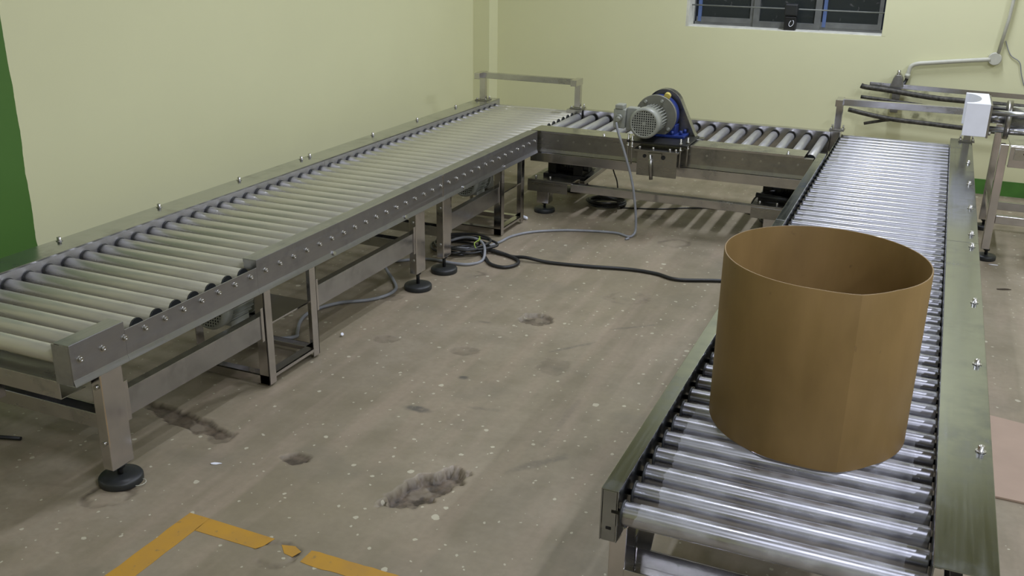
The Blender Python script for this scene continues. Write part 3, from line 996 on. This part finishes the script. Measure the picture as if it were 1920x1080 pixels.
# drive guard: rounded plate box sloping to the conveyor
def teardrop():
    cx, cz, r = -1.645, .80, .118
    pts = []
    for a_ in np.linspace(math.radians(200), math.radians(20), 18):
        pts.append((cx + r * math.cos(a_), cz + r * math.sin(a_)))
    pts += [(-1.438, .645), (-1.415, .606), (-1.68, .606)]
    return pts
td = teardrop()
gd = MB()
gd.prism(td, 'y', 6.438, 6.443)
for p, q in zip(td[:-2], td[1:-1]):
    d = Vector((q[0] - p[0], q[1] - p[1])); nrm = Vector((-d.y, d.x)).normalized() * .004
    gd.prism([p, q, (q[0] + nrm.x, q[1] + nrm.y), (p[0] + nrm.x, p[1] + nrm.y)], 'y', 6.405, 6.47)
gd.box(-1.46, -1.365, 6.405, 6.47, .606, .611)
build('drive_guard', gd, 'steel_dark', gm, .001)
# terminal box
tb = MB().box(-1.905, -1.826, 6.10, 6.18, .690, .815)
tb.box(-1.895, -1.84, 6.095, 6.175, .815, .845)
build('terminal_box', tb, 'motor_grey', gm, .006)
tb2 = MB().box(-1.826, -1.75, 6.13, 6.20, .675, .825)
build('junction_box', tb2, 'motor_grey', gm, .006)
build('cable_gland', MB().rev((-1.862, 6.10, .765), (-1.862, 6.02, .745), [(0, .022), (.022, .022), (.022, .016), (.045, .015)], 12), 'motor_grey', gm)
# mounting plates and hanging bracket
build('base_plate', MB().box(-1.80, -1.40, 6.08, 6.44, .609, .621), 'black_metal', gm, .002)
build('lower_plate', MB().box(-1.74, -1.44, 6.04, 6.20, .566, .578), 'steel_dark', gm, .002)
br = MB().box(-1.715, -1.450, 6.055, 6.063, .405, .566)
build('hanging_plate', br, 'steel_dark', gm, .001)
build('plate_hole', MB().cyl((-1.665, 6.050, .535), (-1.665, 6.056, .535), .012, 14).cyl((-1.54, 6.050, .535), (-1.54, 6.056, .535), .014, 14), 'hole', gm)
build('pivot_rod', MB().cyl((-1.625, 6.045, .55), (-1.610, 6.045, .385), .012, 10).box(-1.64, -1.55, 6.04, 6.055, .545, .56), 'steel_dark', gm)
for xx, yy in ((-1.79, 6.09), (-1.755, 6.06), (-1.44, 6.09), (-1.41, 6.16)):
    ld = MB().cyl((xx, yy, .47), (xx, yy, .66), .006, 8)
    ld.cyl((xx, yy, .578), (xx, yy, .592), .012, 6)
    ld.cyl((xx, yy, .621), (xx, yy, .634), .012, 6)
    build('threaded_rod', ld, 'bright', gm)
for xx in (-1.70, -1.61, -1.50, -1.46):
    build('bolt', MB().cyl((xx, 6.055, .578), (xx, 6.055, .597), .008, 8), 'bright', gm)

# ------------------------------------------------------------------ brown fibre drum
PTS = [(-0.476, 2.607), (-0.454, 2.789), (-0.378, 2.892), (-0.297, 2.938), (-0.191, 2.956), (-0.083, 2.917), (0.008, 2.832),
       (0.062, 2.738), (0.079, 2.656), (0.071, 2.594), (0.032, 2.514), (-0.022, 2.448), (-0.088, 2.391), (-0.156, 2.372),
       (-0.253, 2.38), (-0.355, 2.434), (-0.436, 2.518)]
cx, cy = -.199, 2.664
pol = sorted((math.atan2(y - cy, x - cx), math.hypot(x - cx, y - cy)) for x, y in PTS)
aa = np.array([p[0] for p in pol]); rr = np.array([p[1] for p in pol])
# smooth radius by a low-order Fourier fit, with the crease kept as a small ridge
A = np.stack([np.ones_like(aa)] + [f(k * aa) for k in (1, 2, 3) for f in (np.cos, np.sin)], 1)
co = np.linalg.lstsq(A, rr, rcond=None)[0]
crease = math.atan2(2.391 - cy, -.088 - cx)
nseg = 120
th = crease + np.linspace(0, 2 * PI, nseg, endpoint=False)
B = np.stack([np.ones_like(th)] + [f(k * th) for k in (1, 2, 3) for f in (np.cos, np.sin)], 1)
ro = B @ co
dth = (th - crease + PI) % (2 * PI) - PI
ro = ro + .017 * np.clip(1 - np.abs(dth) / .36, 0, 1)
zb, zt, tk = .5765, 1.075, .005
vs, fs, sm = [], [], []
levels = [(ro, zb), (ro, zb + .006), (ro, zb + .25), (ro, zt - .003), (ro - .0015, zt), (ro - tk + .001, zt), (ro - tk, zt - .003), (ro - tk, zb + .25), (ro - tk, zb)]
for r_, z_ in levels:
    for i in range(nseg):
        vs.append((cx + r_[i] * math.cos(th[i]), cy + r_[i] * math.sin(th[i]), z_))
for l in range(len(levels)):
    l2 = (l + 1) % len(levels)
    for i in range(nseg):
        i2 = (i + 1) % nseg
        fs.append((l * nseg + i, l * nseg + i2, l2 * nseg + i2, l2 * nseg + i)); sm.append(l not in (4, 8))
dm = MB(); dm.add(vs, fs, sm)
dr = build('fibre_drum', dm, 'drum', origin=(cx, cy, zb))
me = dr.data
for e in me.edges:
    a_, b_ = e.vertices
    if a_ % nseg == 0 and b_ % nseg == 0:
        e.use_edge_sharp = True
tag(dr, 'large open brown fibreboard drum shell standing on the right-hand rollers', 'drum')

# ------------------------------------------------------------------ pusher machine at the right
pm = thing('pusher_machine', 'steel machine with white notched block and chrome cylinder right of the rollers', 'machine', (.6, 6.6, 0))
arc = [(.194, 6.40)] + [(.326, 6.40), (.326, 6.85), (.194, 6.85)]
na = []
for a_ in np.linspace(PI / 2, -PI / 2, 15):
    na.append((.194 + .085 * math.cos(a_), 6.625 + .200 * math.sin(a_)))
outline = [(.194, 6.40), (.326, 6.40), (.326, 6.85), (.194, 6.85)] + na
build('push_block', MB().prism(outline, 'z', .782, .978), 'white_plastic', pm, .003, label='white plastic block with a round notch')
build('backing_plate', MB().box(.326, .338, 6.41, 6.84, .775, .972), 'steel_dark', pm, .001)
build('piston_rod', MB().cyl((.338, 6.62, .862), (.43, 6.62, .862), .028, 18), 'chrome', pm)
for dy, dz in ((-.10, .05), (.10, .05), (-.06, -.055)):
    build('guide_rod', MB().cyl((.338, 6.62 + dy, .862 + dz), (.75, 6.62 + dy, .862 + dz), .018, 14), 'chrome', pm)
build('flange', MB().rev((.425, 6.62, .862), (1, 6.62, .862), [(0, .03), (0, .115), (.010, .118), (.030, .118), (.030, .05)], 32), 'steel_dark', pm)
build('cylinder', MB().cyl((.455, 6.62, .862), (1.35, 6.62, .862), .078, 32), 'chrome', pm)
build('bolt', MB().cyl((.336, 6.44, .80), (.352, 6.44, .80), .012, 8), 'bright', pm)
build('top_channel', MB().sheet([(6.44, .735), (6.44, .61), (6.49, .61)], 'x', .475, 1.7, .005).box(.47, 1.7, 6.44, 6.80, .735, .742), 'steel_x', pm, .002)
build('side_plate', MB().box(.50, 1.7, 6.428, 6.437, .655, .722), 'bright', pm, .001)
build('plate_hole', MB().cyl((.555, 6.425, .695), (.555, 6.430, .695), .007, 10).cyl((.57, 6.433, .632), (.57, 6.439, .632), .007, 10), 'hole', pm)
for lx, ly in ((.445, 6.51), (.445, 7.25), (1.6, 6.51), (1.6, 7.25)):
    l = build('leg', MB().box(lx - .024, lx + .024, ly - .024, ly + .024, .070, .735), 'steel_z', pm, .003)
    pad(l, lx + .012, ly + .005, .070, .062)
build('lower_beam', MB().box(.47, 1.6, 6.49, 6.535, .240, .292), 'steel_x', pm, .003)
build('lower_beam', MB().box(.47, 1.6, 7.23, 7.275, .150, .205), 'steel_x', pm, .003)
build('lower_beam', MB().box(.43, .465, 6.53, 7.23, .240, .292), 'steel_y', pm, .003)

# ------------------------------------------------------------------ grimy pipes and conduit on the back wall
YP = 8.15
gp = 'grimy pipes along the back wall'
pp = [([(-.53, YP, .800), (-.49, YP, .790), (-.30, YP, .775), (.0, YP, .745), (.30, YP, .735), (1.5, YP, .70)], .020, 'uppermost grimy dark pipe running along the back wall'),
      ([(-.52, YP, .712), (-.30, YP, .698), (0, YP, .675), (.30, YP, .655), (1.5, YP, .61)], .014, 'thin middle grimy pipe running along the back wall'),
      ([(-.60, YP + .03, .600), (-.42, YP, .575), (-.25, YP, .555), (0, YP, .545), (.35, YP, .53), (1.5, YP, .50)], .018, 'lowest grimy dark pipe along the back wall')]
for pts, r, lab in pp:
    o = build('wall_pipe', MB().tube(smooth_path(pts, 8), r, 10), 'dirty_pipe')
    tag(o, lab, 'pipe', gp)
o = build('flat_bar', MB().obox((-.47, 8.20, .808), (1.6, 8.20, .775), .006, .036), 'steel_x', None, .001)
tag(o, 'long grey flat bar above the grimy pipes on the back wall', 'bar')
o = build('cable_tail', MB().tube(smooth_path([(-.47, 8.18, .50), (-.38, 8.17, .525), (-.28, 8.16, .548), (-.2, 8.155, .552)], 8), .012, 8), 'dirty_pipe')
tag(o, 'short grimy cable end hanging below the lowest wall pipe', 'cable')
pb = thing('pipe_bracket', 'upright grey clamp bracket holding the grimy pipes to the wall', 'bracket', (-.265, 8.28, .60))
build('post', MB().box(-.295, -.235, 8.20, 8.315, .60, .80), 'steel_dark', pb, .003)
build('clamp', MB().prism([(-.32, .80), (-.22, .80), (-.235, .87), (-.25, .895), (-.285, .895), (-.30, .87)], 'y', 8.17, 8.29), 'steel_dark', pb, .004)
build('screw', MB().cyl((-.268, 8.22, .89), (-.268, 8.22, .925), .013, 10), 'bright', pb)
cd = thing('conduit', 'white plastic conduit with round junction box on the back wall', 'conduit', (.388, YB, 1.045))
yc_ = YB - .030
build('pipe', MB().tube(smooth_path([(-.205, yc_, .86), (-.20, yc_, .92), (-.185, yc_, .957), (-.14, yc_, .977), (-.06, yc_, .988), (.15, yc_, 1.015), (.36, yc_, 1.04)], 8), .017, 12), 'pvc', cd)
build('pipe', MB().tube([(.405, yc_, 1.09), (.435, yc_, 1.35), (.46, yc_, 1.8), (.50, yc_, 2.6)], .013, 10), 'pvc', cd)
build('junction_box', MB().rev((.388, YB, 1.045), (.388, 0, 1.045), [(0, .048), (.035, .048), (.040, .042)], 24), 'pvc', cd)
build('hose', MB().tube(smooth_path([(-.205, yc_, .865), (-.215, yc_, .83), (-.235, yc_ - .03, .79)], 6), .013, 10), 'black_cable', cd, label='black hose end')
build('coupling', MB().cyl((-.207, yc_, .868), (-.2035, yc_, .895), .0195, 14), 'pvc', cd)
o = build('thin_wire', MB().tube(smooth_path([(.44, YB - .01, 1.18), (.49, YB - .01, 1.08), (.56, YB - .012, 1.03), (.585, YB - .01, .95), (.62, YB - .01, .86)], 8), .0035, 6), 'grey_cable')
tag(o, 'thin grey wire looping down the back wall from the junction box', 'wire')

# ------------------------------------------------------------------ cables on the floor
def cable(name, pts, r, mat, label, z=None, cat='cable', group=None):
    P = [(p[0], p[1], (p[2] if len(p) > 2 else r + .0005)) for p in pts]
    o = build(name, MB().tube(smooth_path(P, 8), r, 8), mat)
    return tag(o, label, cat, group)
cable('motor_cable', [(-2.666, 5.229), (-2.576, 5.237), (-2.479, 5.309), (-2.429, 5.446), (-2.407, 5.612), (-2.317, 5.764), (-2.137, 5.894),
                      (-1.934, 5.966), (-1.80, 5.985), (-1.72, 5.945), (-1.69, 5.965, .012), (-1.678, 5.995, .05), (-1.69, 6.00, .19), (-1.724, 6.0, .37),
                      (-1.785, 6.005, .55), (-1.838, 6.01, .68), (-1.860, 6.02, .742)], .0085, 'grey_cable',
      'grey cable hanging from the motor and running across the floor to the coil')
cable('motor_cable', [(-1.72, 5.945), (-1.70, 5.915), (-1.712, 5.885)], .007, 'grey_cable', 'short grey cable tail curling off the motor cable on the floor')
cable('power_cable', [(-2.70, 5.20), (-2.651, 5.2), (-2.564, 5.292), (-2.43, 5.284), (-2.296, 5.231, .015), (-2.18, 5.172), (-2.15, 5.086), (-2.197, 5.008),
                      (-2.293, 5.027), (-2.373, 5.123), (-2.457, 5.223, .025), (-2.373, 5.24, .02), (-2.234, 5.214), (-2.136, 5.193, .026),
                      (-1.985, 5.21), (-1.757, 5.244), (-1.507, 5.301), (-1.341, 5.296), (-1.201, 5.25), (-0.985, 5.334), (-.72, 5.42), (-.4, 5.40)], .0105, 'black_cable',
      'long black cable running from the coil across the floor to the right conveyor')
rng = random.Random(4)
pts = []
ctr = [(-2.60 + rng.uniform(-.04, .06), 5.24 + rng.uniform(-.03, .03), rng.uniform(.10, .21), rng.uniform(.09, .19)) for _ in range(7)]
for j in range(80):
    t = j * .47
    q = t / (2 * PI)
    i0 = int(q) % 6; f_ = q - int(q)
    a_, b_ = ctr[i0], ctr[i0 + 1]
    cx_, cy_, sx, sy = [a_[n_] * (1 - f_) + b_[n_] * f_ for n_ in range(4)]
    pts.append((cx_ + sx * math.cos(t) * (1 + .1 * math.sin(3 * t)), cy_ + sy * math.sin(t), .012 + .008 * q + .004 * math.sin(2 * t)))
cable('coiled_cable', pts, .008, 'black_cable', 'tangled coil of black cable heaped on the floor beside the conveyor feet')
cable('coiled_cable', [(-2.842, 4.826), (-2.687, 4.947), (-2.504, 4.946), (-2.409, 4.971), (-2.371, 5.079), (-2.424, 5.215, .05), (-2.519, 5.314, .055), (-2.62, 5.33, .05), (-2.70, 5.28, .03)],
      .009, 'grey_cable', 'light grey cable loop around the black tangle near the feet')
for k_, pts in enumerate(([(-2.50, 5.30, .072), (-2.47, 5.25, .08), (-2.48, 5.19, .07), (-2.45, 5.15, .05)], [(-2.52, 5.33, .07), (-2.49, 5.29, .082), (-2.47, 5.22, .074)])):
    cable('earth_wire', pts, .003, 'green_wire', ['longer', 'shorter'][k_] + ' yellow-green wire end sticking out of the cable tangle', cat='wire')
cable('floor_cable', [(-2.95, 3.45), (-2.80, 3.52), (-2.70, 3.60), (-2.725, 3.66), (-2.787, 3.769), (-2.819, 3.875), (-2.808, 3.981), (-2.75, 4.096), (-2.642, 4.192),
                      (-2.588, 4.299), (-2.594, 4.409), (-2.671, 4.518), (-2.76, 4.60, .03), (-2.83, 4.64, .09)], .0095, 'grey_cable',
      'dark grey cable curving out from under the left conveyor near the drive frame')
for cx_, cy_, lab in ((-2.10, 6.66, 'coil of black hose on the floor below the left lifter'), (-.83, 6.68, 'coil of black hose on the floor below the right lifter')):
    pts = []
    for j in range(60):
        t = j * .42
        q = 1 + .10 * math.sin(j * .7)
        pts.append((cx_ + .135 * q * math.cos(t), cy_ + .11 * q * math.sin(t), .010 + .0006 * j))
    pts += [(cx_ - .10, cy_ - .02, .10), (cx_ - .14, cy_ - .06, .17), (cx_ - .12, cy_ - .12, .24)]
    o = build('hose_coil', MB().tube(smooth_path(pts, 3), .0085, 8), 'black_cable')
    tag(o, lab, 'hose', 'black hose coils')
cable('thin_hose', [(-2.02, 6.45, .39), (-1.99, 6.46, .30), (-1.965, 6.47, .22), (-1.96, 6.5, .05), (-1.98, 6.56, .02)], .005, 'black_cable',
      'thin black hose hanging down behind the base beam', cat='hose')
cable('thin_hose', [(-1.98, 6.62), (-1.7, 6.72), (-1.5, 6.85), (-1.2, 6.95), (-1.0, 6.80), (-.93, 6.70, .03)], .005, 'black_cable',
      'thin black hose lying on the floor between the two coils', cat='hose')

# ------------------------------------------------------------------ litter and cardboard
cb = MB().prism([(.30, 3.48), (1.3, 3.46), (1.32, 4.10), (.95, 4.14), (.555, 4.14), (.30, 4.19)], 'z', .001, .009)
o = build('cardboard_sheet', cb, 'card', None, .001)
tag(o, 'flat pinkish cardboard sheet lying on the floor right of the conveyor', 'cardboard')
def bit(name, x, y, sx, sy, sz, rz, mat, label, cat):
    n = 9
    rg = random.Random(int(abs(x * 1000)))
    out = [(math.cos(2 * PI * i / n) * sx * rg.uniform(.6, 1.1), math.sin(2 * PI * i / n) * sy * rg.uniform(.6, 1.1)) for i in range(n)]
    c_, s_ = math.cos(rz), math.sin(rz)
    out = [(x + a * c_ - b * s_, y + a * s_ + b * c_) for a, b in out]
    o = build(name, MB().prism(out, 'z', .0008, .0008 + sz), mat, None, .001)
    return tag(o, label, cat)
o = build('plastic_plug', MB().rev((-2.513, 3.729, .0065), (-2.50, 3.72, .016), [(0, .005), (.010, .005), (.010, .0085), (.016, .0085), (.018, .006)], 10), 'white_plastic')
tag(o, 'small white plastic plug on the floor before the drive frame', 'plug')
o = build('plastic_stopper', MB().rev((-2.525, 6.06, .013), (-2.47, 6.03, .013), [(0, .006), (.008, .012), (.05, .012), (.06, .006)], 10), 'white_plastic')
tag(o, 'small white plastic cap on the floor by the far drive frame', 'stopper')
bit('paper_scrap', -2.266, 2.489, .022, .010, .003, .5, 'white_plastic', 'torn white paper scrap on the floor between foot and hole', 'paper')
bit('dry_leaf', .547, 5.94, .045, .012, .004, .4, 'leaf', 'dark dry leaf on the floor right of the right conveyor', 'leaf')
bit('paint_chip', .50, 6.40, .03, .008, .004, .1, 'white_plastic', 'white paint chip on the floor by the machine leg', 'chip')
rp = [(-2.425 + .028 * math.cos(t), 2.262 + .022 * math.sin(t), .003 + .004 * (1 + math.sin(t + 1))) for t in np.linspace(0, 2 * PI, 22)]
o = build('plastic_ring', MB().tube(rp, .0016, 6), 'pvc')
tag(o, 'thin pale plastic ring lying beside the front foot pad', 'ring')
o = build('metal_rod', MB().cyl((-3.32, 2.235, .009), (-3.067, 2.312, .009), .008, 10), 'black_metal', None)
tag(o, 'short dark metal rod on the floor at the left edge', 'rod')
